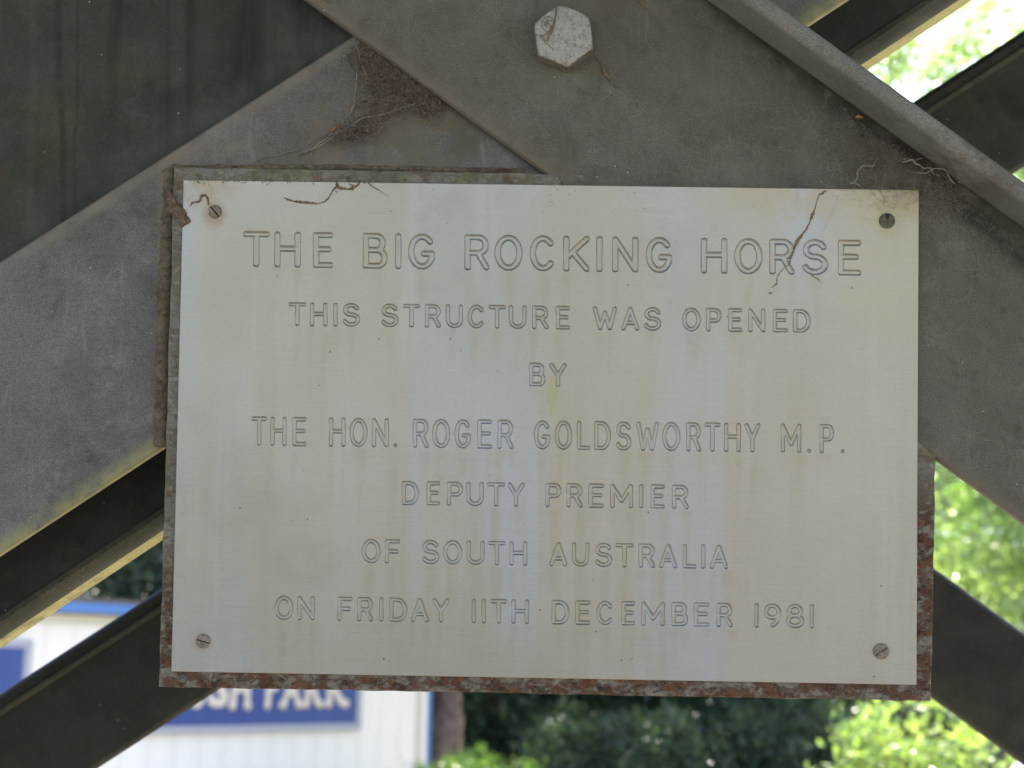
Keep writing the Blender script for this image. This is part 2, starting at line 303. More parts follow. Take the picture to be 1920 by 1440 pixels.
PF = .0026   # plaque front face
def plaque_mat():
    g = NT('plaque_satin_metal'); x, y, z = g.sep(); random.seed(11)
    # broad tarnish clouds, a painted bluish sky sheen and the marks water left below each line of lettering
    c = g.mix(g.noise(11, 4, .55, lo=.32, hi=.7), (.385, .371, .360), (.366, .350, .315))
    c = g.mix(g.mul(g.noise(7, 3, .5, v=g.vec(scale=(1.7, .22, 1), loc=(.33, .2, 0)), lo=.44, hi=.62), .85), c, (.365, .385, .435))  # upright bluish bands: sky reflection painted into the metal colour
    c = g.mix(g.mul(g.noise(6, 3, .5, v=g.vec(loc=(2.3, 4.2, 0)), lo=.46, hi=.64), .6), c, (.335, .335, .285))
    c = g.mix(g.mul(g.noise(9, 5, .6, v=g.vec(loc=(5, 3, 1)), lo=.56, hi=.78), .40), c, (.26, .24, .21))
    xn = g.rng(x, L(322, 720).x, L(1722, 720).x, smooth=False); XA, XB = L(322, 720).x, L(1722, 720).x; st = None; wobx = g.mul(g.math('SUBTRACT', g.noise(60, 2), .5), .004)
    for (t, y0, y1, x0, sl_, hw, spans) in LINES:
        c0, c1 = L(500, y1+1+sl_*(500-x0)), L(1500, y1+1+sl_*(1500-x0)); m_ = (c1.y-c0.y)/(c1.x-c0.x)
        d = g.math('SUBTRACT', g.add(g.mul(x, m_), c0.y-m_*c0.x), y)
        prof = np.zeros(257)
        for ch_, (aa, bb) in zip(t, spans):
            us = sorted({round(u, 1) for st_ in GL[ch_] for (u, v) in st_ if v < .02})
            for u in us:
                X = aa+hw+(bb-aa-2*hw)*u if len(us) > 1 or ch_ in 'YT' else (aa+bb)/2
                hgt = random.choice([.15, .3, .45, .6, .75, 1.0])*(.6 if ch_ in 'EDBL' else 1); wd = random.uniform(1.3, 2.2); i0 = (L(X, y1).x-XA)/(XB-XA)*256
                ii = np.arange(257); prof = np.maximum(prof, hgt*np.exp(-((ii-i0)/wd)**2))
        cv = g.node('ShaderNodeFloatCurve'); g.put(cv.inputs[1], g.add(xn, wobx)); cc = cv.mapping.curves[0]
        ks = [i for i in range(1, 256) if prof[i] > .02 or prof[i-1] > .02 or prof[i+1] > .02]
        cc.points[0].location = (0, 0); cc.points[-1].location = (1, 0)
        for i in ks: cc.points.new(i/256, float(prof[i]))
        for p_ in cc.points: p_.handle_type = 'VECTOR'
        cv.mapping.update()
        s_ = g.mul(g.rng(g.math('SUBTRACT', cv.outputs[0], g.mul(g.math('ABSOLUTE', d), 26.0)), -.15, .75), g.rng(d, -.0008, .0012))
        st = s_ if st is None else g.math('MAXIMUM', st, s_)
    st2 = g.noise(42, 3, .6, v=g.vec(scale=(1, .05, 1), loc=(3, 0, 0)), lo=.45, hi=.7)
    c = g.mix(g.mul(g.mul(st, g.noise(70, 4, .6, v=g.vec(loc=(9, 3, 1)), lo=.3, hi=.6)), .36), c, (.285, .272, .18))
    c = g.mix(g.mul(g.mul(st2, g.rng(y, .11, -.08)), .5), c, (.335, .315, .235))
    c = g.mix(g.mul(g.noise(60, 3, .6, v=g.vec(scale=(1, .05, 1), loc=(8, 1, 0)), lo=.55, hi=.72), .35), c, (.41, .42, .45))
    # grime at the top corners, round the screws
    for (X, Y, r, col, a, sx, sy) in [(403, 402, .0085, (.28, .19, .12), .8, 1, 1.2), (381, 1202, .0065, (.30, .22, .15), .7, 1, 1), (1652, 1219, .007, (.36, .32, .24), .6, 1, 1),
            (1663, 414, .010, (.30, .28, .17), .8, 1, 1.3), (1690, 375, .018, (.30, .25, .16), .8, 1.5, .8), (1560, 372, .05, (.38, .33, .23), .6, 2, .35), (360, 350, .02, (.32, .27, .2), .8, 1.6, .8),
            (1640, 470, .035, (.40, .37, .27), .5, 1, 2), (575, 1055, .02, (.30, .28, .25), .4, 1.4, 1), (1035, 740, .008, (.34, .32, .15), .7, .5, 2)]:
        c = g.mix(g.mul(g.mul(g.spot((*L(X, Y), 0), r, .35, sx, sy), g.noise(90, 5, .7, lo=.2, hi=.6)), a), c, col)
    # dirt line just under the engraving edge (inside the cut, below the face)
    dz = g.rng(z, PF-.00005, PF-.00035)
    c = g.mix(g.mul(g.mul(dz, g.rng(z, PF-.00075, PF-.00045)), .32), c, (.12, .11, .075))
    c = g.mix(g.mul(g.mul(dz, g.noise(30, 3, lo=.5, hi=.6)), .2), c, (.36, .34, .2))
    # brushed grain and specks
    br = g.noise(1500, 4, .75, v=g.vec(scale=(.018, 1, 1), rot=(0, 0, .003)))
    gr = g.noise(1700, 2, .7)
    c = g.mix(.33, c, g.mix(g.rng(br, .3, .7), (.84, .84, .83), (1.12, 1.12, 1.12)), 'MULTIPLY')
    c = g.mix(.5, c, g.mix(g.rng(gr, .3, .7), (.90, .90, .89), (1.09, 1.09, 1.09)), 'MULTIPLY')
    sp = g.mul(g.voro(95, lo=.06, hi=.03), g.noise(22, 2, v=g.vec(loc=(5, 5, 5)), lo=.5, hi=.58))
    c = g.mix(g.mul(sp, .85), c, (.05, .035, .02))
    sp = g.mul(g.mul(g.voro(260, v=g.vec(loc=(2, 5, 5), scale=(1, 1.6, 1)), lo=.16, hi=.07), g.noise(35, 3, v=g.vec(loc=(1, 5, 2)), lo=.53, hi=.6)), g.rng(y, .06, .10))
    c = g.mix(g.mul(sp, .8), c, (.14, .10, .06))
    g.bsdf(c, g.rng(br, .3, .7, .36, .48), .6, g.add(g.mul(br, .6), g.mul(gr, .25)), .22, .00025); return g.m
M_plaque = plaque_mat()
def simple(name, c1, c2, scale=60, rough=.7, metal=0.0, c3=None, bstr=.4, bdist=.0006, th=(.35, .65), spec=.5):
    g = NT(name); n = g.noise(scale, 6, .65, lo=th[0], hi=th[1]); c = g.mix(n, c1, c2)
    if c3: c = g.mix(g.noise(scale*2.3, 5, .7, v=g.vec(loc=(3, 3, 3)), lo=.52, hi=.62), c, c3)
    g.bsdf(c, rough, metal, g.noise(scale*4, 4, .6), bstr, bdist, spec=spec); return g.m
M_screw = simple('tarnished_screw', (.17, .14, .12), (.27, .24, .22), 260, .55, .4, (.12, .07, .05))
M_screwg = simple('green_dirty_screw', (.085, .09, .06), (.15, .155, .10), 240, .8, .1, (.08, .06, .04))
M_slot = simple('slot_dirt', (.02, .016, .012), (.04, .03, .025), 200, .9)
M_bolt = simple('galvanised_bolt', (.27, .265, .255), (.37, .365, .355), 260, .6, .2, (.20, .19, .17), .6, .0006, (.3, .6))
M_bolt_side = simple('bolt_side_darker', (.13, .12, .10), (.19, .18, .155), 80, .7, .2, (.10, .09, .045), .6)  # darker, browner tone for the sides of the bolt head
M_emblem = simple('emblem_dirt', (.19, .15, .10), (.27, .24, .17), 300, .8, .1)
M_web = simple('cobweb_thread', (.20, .17, .14), (.29, .255, .22), 120, .9, 0)
M_mat = simple('matted_dust', (.19, .155, .125), (.29, .245, .20), 300, .95, 0, (.09, .065, .045), .6)
M_webg = simple('cobweb_thread_grey', (.25, .24, .215), (.38, .365, .34), 120, .9, 0)
M_mud = simple('dry_brown_debris', (.15, .105, .07), (.25, .19, .135), 350, .95, 0, (.09, .055, .035), .9, .001)
M_red = simple('red_brown_strand', (.15, .10, .072), (.23, .165, .12), 350, .95, 0)
M_amber = simple('amber_husk', (.26, .12, .035), (.33, .17, .06), 350, .6, 0)

# ---------------------------------------------------------------- front steel frame
frame = empty('lattice_tower', FM, 'weathered grey steel frame of crossed bolted braces behind and above the engraved plaque', 'steel tower')
def on(a, b, X):   # y on px line at X
    return a[1] + (b[1]-a[1])*(X-a[0])/(b[0]-a[0])
# pale diagonal flat running from lower left to upper right
cA, cB = (0, 490), (650, 75); cC, cD = (0, 1040), (305, 840)
W_C = -.009
pts = [L(-1500, on(cC, cD, -1500), W_C), L(3300, on(cC, cD, 3300), W_C), L(3300, on(cA, cB, 3300), W_C), L(-1500, on(cA, cB, -1500), W_C)]
link('diagonal_brace', slab('diagonal_brace', pts, W_C, .008, .0012), M_left, frame)['label'] = 'pale grey flat brace rising to the right, with a lower edge painted yellow as if lit from below'
# olive plate just behind it filling the upper left
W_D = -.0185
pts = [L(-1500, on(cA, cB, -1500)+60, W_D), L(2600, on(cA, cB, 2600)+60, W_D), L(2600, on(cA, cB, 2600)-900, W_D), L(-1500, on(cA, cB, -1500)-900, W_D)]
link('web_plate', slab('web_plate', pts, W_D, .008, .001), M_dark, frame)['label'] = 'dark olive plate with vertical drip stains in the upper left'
# dark channel behind
W_E = -.075; eA, eB = (0, 1172), (300, 972)
p0 = L(*eA, W_E); dE = (L(*eB, W_E)-p0).normalized(); pE = Vector((-dE.y, dE.x))      # pE points up-left (away from centre)
prof = [(.0, W_E), (.34, W_E), (.34, W_E-.008), (.0, W_E-.008)]
ch = link('channel_web', sweep('channel_web', p0, dE, pE, prof, -.6, 1.1), M_chan, frame); ch['label'] = 'near black inner channel web below the pale brace'
prof = [(.004, W_E+.0015), (.001, W_E+.002), (-.0025, W_E), (-.006, W_E-.007), (-.006, W_E-.012), (.0, W_E-.013), (.004, W_E-.009)]
link('channel_lip', sweep('channel_lip', p0, dE, pE, prof, -.6, 1.1), M_lip2, frame)
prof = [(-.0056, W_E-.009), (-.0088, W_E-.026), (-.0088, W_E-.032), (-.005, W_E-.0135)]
o = link('channel_flange', sweep('channel_flange', p0, dE, pE, prof, -.6, 1.1), M_lip, frame); o['label'] = 'underside of the channel painted yellow as if lit from below, with lichen'
# front brace: angle section running from upper left to lower right
W_B = 0.0
p0 = L(575, 0); dB = (L(1920, 980)-p0).normalized(); pB = Vector((-dB.y, dB.x))          # up-right
p0B = p0.copy()
def pdist(X, Y, wo): return (L(X, Y, wo)-p0B).dot(pB)
P1 = pdist(1700, 283, 0); FD = .041; P2 = pdist(1712, 190, FD)
prof = [(.0012, -.0005)] + [(.0, -.0015), (.0, -.0075), (.001, -.008), (P2, -.008)]
prof = [(0.0, -.0075), (0.0, -.0022), (.0012, -.0006), (.0032, 0.0)]
nf = 8
for i in range(nf+1):
    a = i/nf*math.pi/2; r = .0085; prof.append((P1-r+r*math.sin(a), r-r*math.cos(a)))
tk = P2-P1; rr = .0042
prof.append((P1+.0006, FD-rr-.004))
for i in range(7):
    a = math.pi - i/6*math.pi/2; prof.append((P1+.0006+rr+rr*math.cos(a), FD-rr+rr*math.sin(a)))
for i in range(7):
    a = math.pi/2 - i/6*math.pi/2; prof.append((P2-.002+.002*math.cos(a), FD-.002+.002*math.sin(a)))
prof += [(P2, -.0075)]
split = 4+nf//2
def sub_prof(): pass
# web and flange as two butted sections
web = prof[:4+nf+1]; q = web[-1]
webp = web + [(q[0], -.0075)]
link('front_brace', sweep('front_brace', p0, dB, pB, webp, -.55, 1.0, n=60, wob=.0), M_front, frame)['label'] = 'wide grey brace falling to the right with a bolt through it'
flp = [(q[0]+.0004, -.0075), (q[0]+.0004, q[1])] + prof[4+nf+1:]
link('brace_flange', sweep('brace_flange', p0, dB, pB, flp, -.55, 1.0, n=60), M_flange, frame)['label'] = 'rounded dusty flange along the upper edge of the front brace'
# backing plate
W_A = .0003
pA = [L(X_, Y_, W_A) for X_, Y_ in ((326, 313), (985, 324), (1046, 327), (1060, 365), (1690, 380), (1690, 790), (1726, 832), (1755, 853), (1746, 1315), (297, 1288))]
link('backing_plate', slab('backing_plate', pA, W_A, .0075, .0009, rough=.0006), M_rust, frame)['label'] = 'rusty backing plate showing round the edges of the plaque'
def bead(pts, r, name='weld_bead'):
    T = Tubes(); P = []
    for (a, b) in zip(pts[:-1], pts[1:]):
        n = int((b-a).length/.0011)
        for k in range(n): P.append(a.lerp(b, k/n))
    P.append(pts[-1]); R = []; Q = []
    for i, p in enumerate(P):
        R.append(r*(1+.30*mnoise.noise(Vector((i*.35, r*900, 0)))+.35*mnoise.noise(Vector((i*1.3, 4, 0)))+.10*math.sin(i*1.7))); Q.append(p+Vector((mnoise.noise(Vector((i*.2, 1, 0))), mnoise.noise(Vector((i*.2, 5, 0))), 0))*.0006)
    T.add(Q, R, 9, .55); return link(name, T.mesh(name), M_weld, frame)
bead([L3(301, 838, -.0075), L3(310, 520, -.0072), L3(322, 316, -.0070)], .0040)
bead([L3(322, 314, -.0070), L3(650, 314, -.0074), L3(982, 321, -.0074)], .0015)
# unseen plate and bars added overhead to keep the plaque in shade
FI = FM.inverted()
bm = bmesh.new(); bmesh.ops.create_cube(bm, size=1, matrix=FI @ Matrix.Translation((0, -.75, 2.83)) @ Matrix.Diagonal((4.6, 5.1, .02, 1)))
link('added_shade_plate', bm_mesh(bm, 'added_shade_plate'), M_chan, frame)
for yy_ in (-3.2, -1.9, -.6, .7, 1.6):
    bm = bmesh.new(); bmesh.ops.create_cube(bm, size=1, matrix=FI @ Matrix.Translation((0, yy_, 2.76)) @ Matrix.Diagonal((4.6, .08, .118, 1)))
    link('added_shade_joist', bm_mesh(bm, 'added_shade_joist'), M_chan, frame)
# bolt with hexagon head
bx, by = L(1056, 78, 0)
def hexbolt():
    bm = bmesh.new(); R = .0172; rings = []; H = .0125; n = 48; a0 = D2R(38)
    def hexr(a):
        b = (a-a0) % (math.pi/3) - math.pi/6; return R*math.cos(math.pi/6)/math.cos(b)
    for (h, k, rad) in ((-.0005, 'h', 1), (H-.0036, 'h', 1), (H-.0022, 'c', .965), (H-.0009, 'c', .91), (H-.0002, 'c', .85), (H, 'c', .78), (H+.0001, 'c', .4)):
        ring = []
        for i in range(n):
            a = 2*math.pi*i/n; rh = hexr(a)
            rv = rh if k == 'h' else min(rh*.995, R*rad)
            ring.append(bm.verts.new((bx+math.cos(a)*rv, by+math.sin(a)*rv, h)))
        rings.append(ring)
    for a, b in zip(rings[:-1], rings[1:]):
        for i in range(n): bm.faces.new((a[i], a[(i+1) % n], b[(i+1) % n], b[i]))
    bm.faces.new(rings[-1]); me = bm_mesh(bm, 'bolt'); me.materials.append(M_bolt); me.materials.append(M_bolt_side)
    for p in me.polygons:
        if p.normal.z < .42: p.material_index = 1
    me.polygons.foreach_set('use_smooth', [True]*len(me.polygons)); me.set_sharp_from_angle(angle=D2R(42)); return me
bolt = link('bolt', hexbolt(), None, frame); bolt['label'] = 'large grey hexagon bolt head with a worn maker mark'
T = Tubes(); zz = .0129
def em(pts, r=.00022): T.add([L3(1000+(X)*.1041-40, Y*.1041, zz) for X, Y in pts], r, 5)
em(arc(650, 430, 118, 140, 0, 360, 30)); em([(560, 400), (640, 380), (660, 300)]); em([(640, 380), (730, 360)]); em([(640, 385), (700, 470), (690, 520)]); em([(570, 440), (640, 400), (620, 500)]); em([(600, 330), (640, 385), (580, 470)])
em(arc(600, 640, 70, 90, 200, 30, 14)); em([(430, 620), (520, 650), (600, 620), (640, 560)]); em([(560, 720), (640, 800), (760, 900)]); em([(540, 640), (590, 700), (650, 740)])
link('bolt_emblem', T.mesh('bolt_emblem'), M_emblem, bolt)
T = Tubes(); em([(800, 130), (795, 250), (775, 350), (745, 480), (700, 570), (660, 640), (645, 740)], [.0003, .0005, .0004, .0007, .0011, .0005, .0002])
tag(link('twig', T.mesh('twig'), M_mud), 'short brown strand stuck across the hexagon bolt head', 'strand').matrix_world = FM

# ---------------------------------------------------------------- plaque
plaque = empty('memorial_plaque', FM, 'silver engraved metal plaque screwed to the rusty backing plate', 'plaque')
c_ = [L(345, 338, PF), L(1722, 357, PF), L(1717, 1283, PF), L(322, 1258, PF)]
xl = (c_[0].x+c_[3].x)/2; xr_ = (c_[1].x+c_[2].x)/2; yt = (c_[0].y+c_[1].y)/2; yb_ = (c_[2].y+c_[3].y)/2
skl = (c_[0].x-c_[3].x)/(yt-yb_); skr = (c_[1].x-c_[2].x)/(yt-yb_)
print('plaque', xr_-xl, yt-yb_, skl, skr, [tuple(v) for v in c_])
h = .00032
nx = int(round((xr_-xl)/h)); ny = int(round((yt-yb_)/h))
gx = xl + np.arange(nx+1)*h; gy = yb_ + np.arange(ny+1)*h
owner = np.zeros((ny, nx), np.int16); letters = []
def segdist(PX, PY, a, b):
    dx, dy = b[0]-a[0], b[1]-a[1]; l2 = dx*dx+dy*dy+1e-14; t = np.clip(((PX-a[0])*dx+(PY-a[1])*dy)/l2, 0, 1)
    return np.hypot(PX-a[0]-t*dx, PY-a[1]-t*dy)
for li, (text, y0, y1, x0, slp, hw, spans) in enumerate(LINES):
    assert len(text) == len(spans), (text, len(text), len(spans))
    r = hw*S; dep = .0011 if li == 0 else .00085
    for chh, (a, b) in zip(text, spans):
        A, B = a+hw, b-hw
        if B < A: A = B = (a+b)/2
        polys = []
        for st in GL[chh]:
            pl = []
            for (u, v) in st:
                X = A+(B-A)*u; Yt = y0+hw+slp*(X-x0); Yb = y1-hw+slp*(X-x0); Y = Yb+(Yt-Yb)*v; p = L(X, Y, PF); pl.append((p.x, p.y))
            polys.append(pl)
        rr_ = r*.8 if chh == '.' else r*.93
        ax = [p[0] for q in polys for p in q]; ay = [p[1] for q in polys for p in q]
        i0 = int((min(ax)-xl-rr_)/h)-1; i1 = int((max(ax)-xl+rr_)/h)+2; j0 = int((min(ay)-yb_-rr_)/h)-1; j1 = int((max(ay)-yb_+rr_)/h)+2
        PX, PY = np.meshgrid(gx[i0:i1+1], gy[j0:j1+1]); dd = np.full(PX.shape, 9.0)
        for q in polys:
            for s_ in range(len(q)-1): dd = np.minimum(dd, segdist(PX, PY, q[s_], q[s_+1]))
        t = np.clip(dd/rr_, 0, 1); prof_ = -dep*(np.sqrt(np.clip(1-t**3.0, 0, 1)))
        inside = dd < rr_
        cell = inside[:-1, :-1] | inside[1:, :-1] | inside[:-1, 1:] | inside[1:, 1:]
        idx = np.arange(PX.size).reshape(PX.shape); jj, ii = np.nonzero(cell)
        owner[j0+jj, i0+ii] = len(letters)+1
        q4 = np.stack([idx[jj, ii], idx[jj, ii+1], idx[jj+1, ii+1], idx[jj+1, ii]], 1)
        used, inv = np.unique(q4, return_inverse=True); V = np.stack([PX.ravel()[used], PY.ravel()[used], (PF+prof_).ravel()[used]], 1)
        letters.append((V, inv.reshape(q4.shape)))
# face: everything that is not lettering, as merged runs
free = owner == 0; runs = {}; rects = []
for j in range(ny):
    row = free[j]; dd = np.diff(np.concatenate(([0], row.astype(np.int8), [0]))); st = np.nonzero(dd == 1)[0]; en = np.nonzero(dd == -1)[0]; cur = {}
    for a, b in zip(st, en):
        k = (int(a), int(b))
        if k in runs: cur[k] = runs.pop(k)
        else: cur[k] = j
    for k, js in runs.items(): rects.append((k[0], k[1], js, j))
    runs = cur
for k, js in runs.items(): rects.append((k[0], k[1], js, ny))
V = []; Fc = []
X0, X1, Y0, Y1 = xl, xl+nx*h, yb_, yb_+ny*h
for a, b, j0, j1 in rects:
    n = len(V); V += [(xl+a*h, yb_+j0*h, PF), (xl+b*h, yb_+j0*h, PF), (xl+b*h, yb_+j1*h, PF), (xl+a*h, yb_+j1*h, PF)]; Fc.append((n, n+1, n+2, n+3))
n = len(V); ee = .0004; zb = .0005
V += [(X0, Y0, PF), (X1, Y0, PF), (X1, Y1, PF), (X0, Y1, PF), (X0-ee, Y0-ee, PF-ee), (X1+ee, Y0-ee, PF-ee), (X1+ee, Y1+ee, PF-ee), (X0-ee, Y1+ee, PF-ee),
      (X0-ee, Y0-ee, zb), (X1+ee, Y0-ee, zb), (X1+ee, Y1+ee, zb), (X0-ee, Y1+ee, zb)]
for k in range(4):
    k2 = (k+1) % 4; Fc.append((n+k, n+4+k, n+4+k2, n+k2)); Fc.append((n+4+k, n+8+k, n+8+k2, n+4+k2))
Fc.append((n+11, n+10, n+9, n+8))
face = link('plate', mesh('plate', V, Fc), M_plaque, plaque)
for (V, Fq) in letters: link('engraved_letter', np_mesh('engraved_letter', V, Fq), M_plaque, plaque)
print('plate faces', len(Fc), 'letter quads', sum(len(f) for _, f in letters), 'letters', len(letters))
def screw(X, Y, rpx, ang, mat, slotw=.0007, label=None, notch=False):
    cx, cy = L(X, Y, PF); R = rpx*S; zb = PF+.00002; zt = PF+.0010
    bm = bmesh.new(); n = 32
    def half(sgn, lo=-1.0):
        # D-shaped half of the head, domed slightly, chamfered rim
        hwid = slotw/2; a1 = math.asin(hwid/R); angs = [a1+(math.pi-2*a1)*i/(n//2) for i in range(n//2+1)]
        def ring(rad, z, hw2): 
            o = []
            for a in angs:
                px, py = rad*math.cos(a), max(rad*math.sin(a), hw2); o.append(bm.verts.new((px, py*sgn, z)))
            return o
        b = ring(R, zb, hwid); t1 = ring(R*.97, zt-.0003, hwid); t2 = ring(R*.86, zt, hwid); t3 = ring(R*.4, zt+.0001, hwid)
        for p, q in ((b, t1), (t1, t2), (t2, t3)):
            for i in range(len(p)-1): bm.faces.new((p[i], p[i+1], q[i+1], q[i]))
        bm.faces.new(t3); bm.faces.new((b[0], t1[0], t2[0], t3[0], t3[-1], t2[-1], t1[-1], b[-1]))
    half(1); half(-1)
    bmesh.ops.rotate(bm, verts=bm.verts, cent=(0, 0, 0), matrix=Matrix.Rotation(ang, 3, 'Z')); bmesh.ops.translate(bm, verts=bm.verts, vec=(cx, cy, 0))
    me = bm_mesh(bm, 'screw'); me.polygons.foreach_set('use_smooth', [True]*len(me.polygons)); me.set_sharp_from_angle(angle=D2R(40)); o = link('screw', me, mat, plaque)
    if label: o['label'] = label
    bm = bmesh.new(); vs2 = []
    for sx, sy in ((-1, -1), (1, -1), (1, 1), (-1, 1)): 
        v = Matrix.Rotation(ang, 2) @ Vector((sx*R*.96, sy*slotw*.5)); vs2.append(bm.verts.new((cx+v.x, cy+v.y, zb+.0002)))
    bm.faces.new(vs2); bm.normal_update()
    link('slot', bm_mesh(bm, 'slot'), M_slot, o); return o
screw(403, 397, 13, D2R(-48), M_screw, .0008, 'slotted screw with its slot tilted steeply, upper left corner of the plaque')
screw(381, 1202, 13.5, D2R(-14), M_screw, .0006, 'slotted screw with a nearly level slot, lower left corner of the plaque')
screw(1652, 1221, 15, D2R(32), M_screw, .0004, 'brown slotted screw, lower right corner of the plaque')
sg = screw(1663, 414, 15, D2R(90), M_screwg, .0001, 'green stained screw, upper right corner of the plaque')
T = Tubes(); T.add([L3(1664, 402, PF+.0013), L3(1664, 408, PF+.0014), L3(1665, 413, PF+.0012)], [.0011, .0008, .0002], 6); link('screw_dirt', T.mesh('screw_dirt'), M_slot, sg)

# ---------------------------------------------------------------- rear braces
def bar(name, label, a, b, c, wd, web, lip, mat, lipmat, s0=-.9, s1=1.4):
    """a,b: px points on the upper edge; c: px point on the lower edge; channel with lips"""
    root = empty(name, FM, label, 'steel brace', 'steel braces behind the plaque')
    p0 = L(*a, wd); d = (L(*b, wd)-p0).normalized(); pr = Vector((-d.y, d.x))
    if (L(*c, wd)-p0).dot(pr) < 0: pr = -pr
    W = (L(*c, wd)-p0).dot(pr)
    prof = [(0.004, wd), (W-.004, wd), (W-.0015, wd-.002), (W, wd-.006), (W, wd-.05), (W-.007, wd-.05), (W-.007, wd-.012), (.007, wd-.012), (.007, wd-.05), (0, wd-.05), (0, wd-.006), (.0015, wd-.002)]
    link('brace_web', sweep('brace_web', p0, d, pr, prof, s0, s1), mat, root)
    for pz in lip:
        pp = [(pz-.0022, wd+.0006), (pz-.0012, wd+.0026), (pz+.0012, wd+.0026), (pz+.0022, wd+.0006)]
        link('brace_rib', sweep('brace_rib', p0, d, pr, pp, s0, s1), lipmat, root)
    return root
bar('steel_brace', 'dark blurred steel brace behind the plaque, rising to the right past the building', (0, 1300), (1705, 195), (185, 1440), -.33, 0, (.0125,), M_rear, M_lip2)
bar('steel_brace', 'dark blurred steel brace behind the plaque, falling to the lower right corner', (1750, 1062), (1920, 1186), (1748, 1308), -.43, 0, (), M_rear, M_lip2, -1.6, 1.0)

# ---------------------------------------------------------------- cobwebs, dirt, strands
def walk(a, b, n, jit, z0, z1, sag=0.0):
    a = Vector(a); b = Vector(b); P = []; off = Vector((0, 0, 0)); sd = random.random()*50
    for i in range(n+1):
        t = i/n; p = a.lerp(b, t); env = math.sin(math.pi*t)
        o = mnoise.noise_vector(Vector((t*2.2+sd, sd, 0)))*jit*env + mnoise.noise_vector(Vector((t*7+sd, 3, sd)))*jit*.35*env
        P.append(Vector((p.x+o.x, p.y+o.y-sag*env, z0+(z1-z0)*abs(math.sin(math.pi*t+sd*.1))+abs(o.z)*.15)))
    return P
def web_cluster(name, label, centers, count, z, mat, length=.02, rad=(.00004, .0001), clumps=0):
    length *= 1.2; rad = (rad[0]*.65, rad[1]*.65)
    T = Tubes(); 
    for i in range(count):
        X, Y, sx, sy = random.choice(centers); a = L3(random.gauss(X, sx), random.gauss(Y, sy)); an = random.random()*6.28; ln = length*random.uniform(.3, 1.3)
        b = a+Vector((math.cos(an), math.sin(an), 0))*ln
        w_ = walk(a, b, 16, ln*1.1, z[0], z[0]+random.random()*(z[1]-z[0]))
        if max((Vector((q.x, q.y))-p0B).dot(pB) for q in w_) > P1-.0008 or (z[0] >= 0 and min((Vector((q.x, q.y))-p0B).dot(pB) for q in w_) < .003): continue
        T.add(w_, random.uniform(*rad), 3, cap=False); continue
        T.add(walk(a, b, 16, ln*1.1, z[0], z[0]+random.random()*(z[1]-z[0])), random.uniform(*rad), 3, cap=False)
    for i in range(clumps):
        X, Y, sx, sy = random.choice(centers); p = L3(random.gauss(X, sx), random.gauss(Y, sy)); p.z = random.uniform(z[0], (z[0]+z[1])/2); r = random.uniform(.0002, .0006)
        q = p + Vector((random.gauss(0, 1), random.gauss(0, 1), 0))*.0008
        T.add([p, (p+q)/2+Vector((0, .0001, 0)), q], [r*.4, r, r*.4], 4)
    o = link(name, T.mesh(name), mat); tag(o, label, 'cobweb', kind='stuff'); o.matrix_world = FM; return o
# the brown matted web in the crevice left of the front brace
cc_ = []
for i in range(22):
    t = i/21; cc_.append((675+t*130, 95+t*85, 10, 8))
cc_ += [(700, 150, 16, 22), (690, 190, 12, 25), (740, 160, 25, 16), (690, 225, 14, 16), (660, 235, 10, 10), (730, 200, 20, 16), (800, 195, 18, 10), (640, 250, 10, 6)]
web_cluster('cobweb', 'matted brown cobweb and debris in the crevice left of the front brace', cc_, 2100, (-.0088, -.0004), M_mat, .006, (.00005, .00014), 2100)
T = Tubes()
T.add(walk(L3(795, 180, .0006), L3(560, 292, -.008), 40, .005, -.006, -.004), [.00032*(.6+.5*math.sin(i*.9)**2) for i in range(41)], 5)
T.add(walk(L3(640, 240, -.008), L3(560, 290, -.008), 20, .003, -.0085, -.0075), .0004, 4)
T.add(walk(L3(640, 243, -.008), L3(455, 312, -.008), 40, .004, -.0085, -.0075, .002), .00022, 4)
T.add(walk(L3(668, 85, -.004), L3(690, 150, -.006), 14, .002, -.006, -.003), .00028, 4)
T.add(walk(L3(672, 115, -.008), L3(664, 200, -.008), 24, .002, -.0085, -.0075), .0004, 5)
T.add(walk(L3(664, 200, -.008), L3(640, 240, -.008), 14, .002, -.0085, -.0075), .0005, 5)
T.add(walk(L3(584, 280, -.008), L3(586, 308, -.008), 8, .0005, -.0085, -.008), .0002, 4)
o = tag(link('web_strand', T.mesh('web_strand'), M_web), 'thick pale web strands hanging across the triangular plate left of the front brace', 'strand'); o.matrix_world = FM
T = Tubes(); T.add([L3(622, 246, -.0072), L3(628, 240, -.0068), L3(637, 235, -.0070)], [.0006, .0011, .0005], 6)
o = tag(link('husk', T.mesh('husk'), M_amber), 'tiny amber husk hanging in the web left of the bolt', 'husk'); o.matrix_world = FM
T = Tubes(); T.add([L3(1604, 220, .010), L3(1611, 218, .011), L3(1618, 220, .010)], [.0004, .0010, .0004], 6)
o = tag(link('husk', T.mesh('husk'), M_amber), 'tiny amber husk in the web under the flange right of the bolt', 'husk'); o.matrix_world = FM
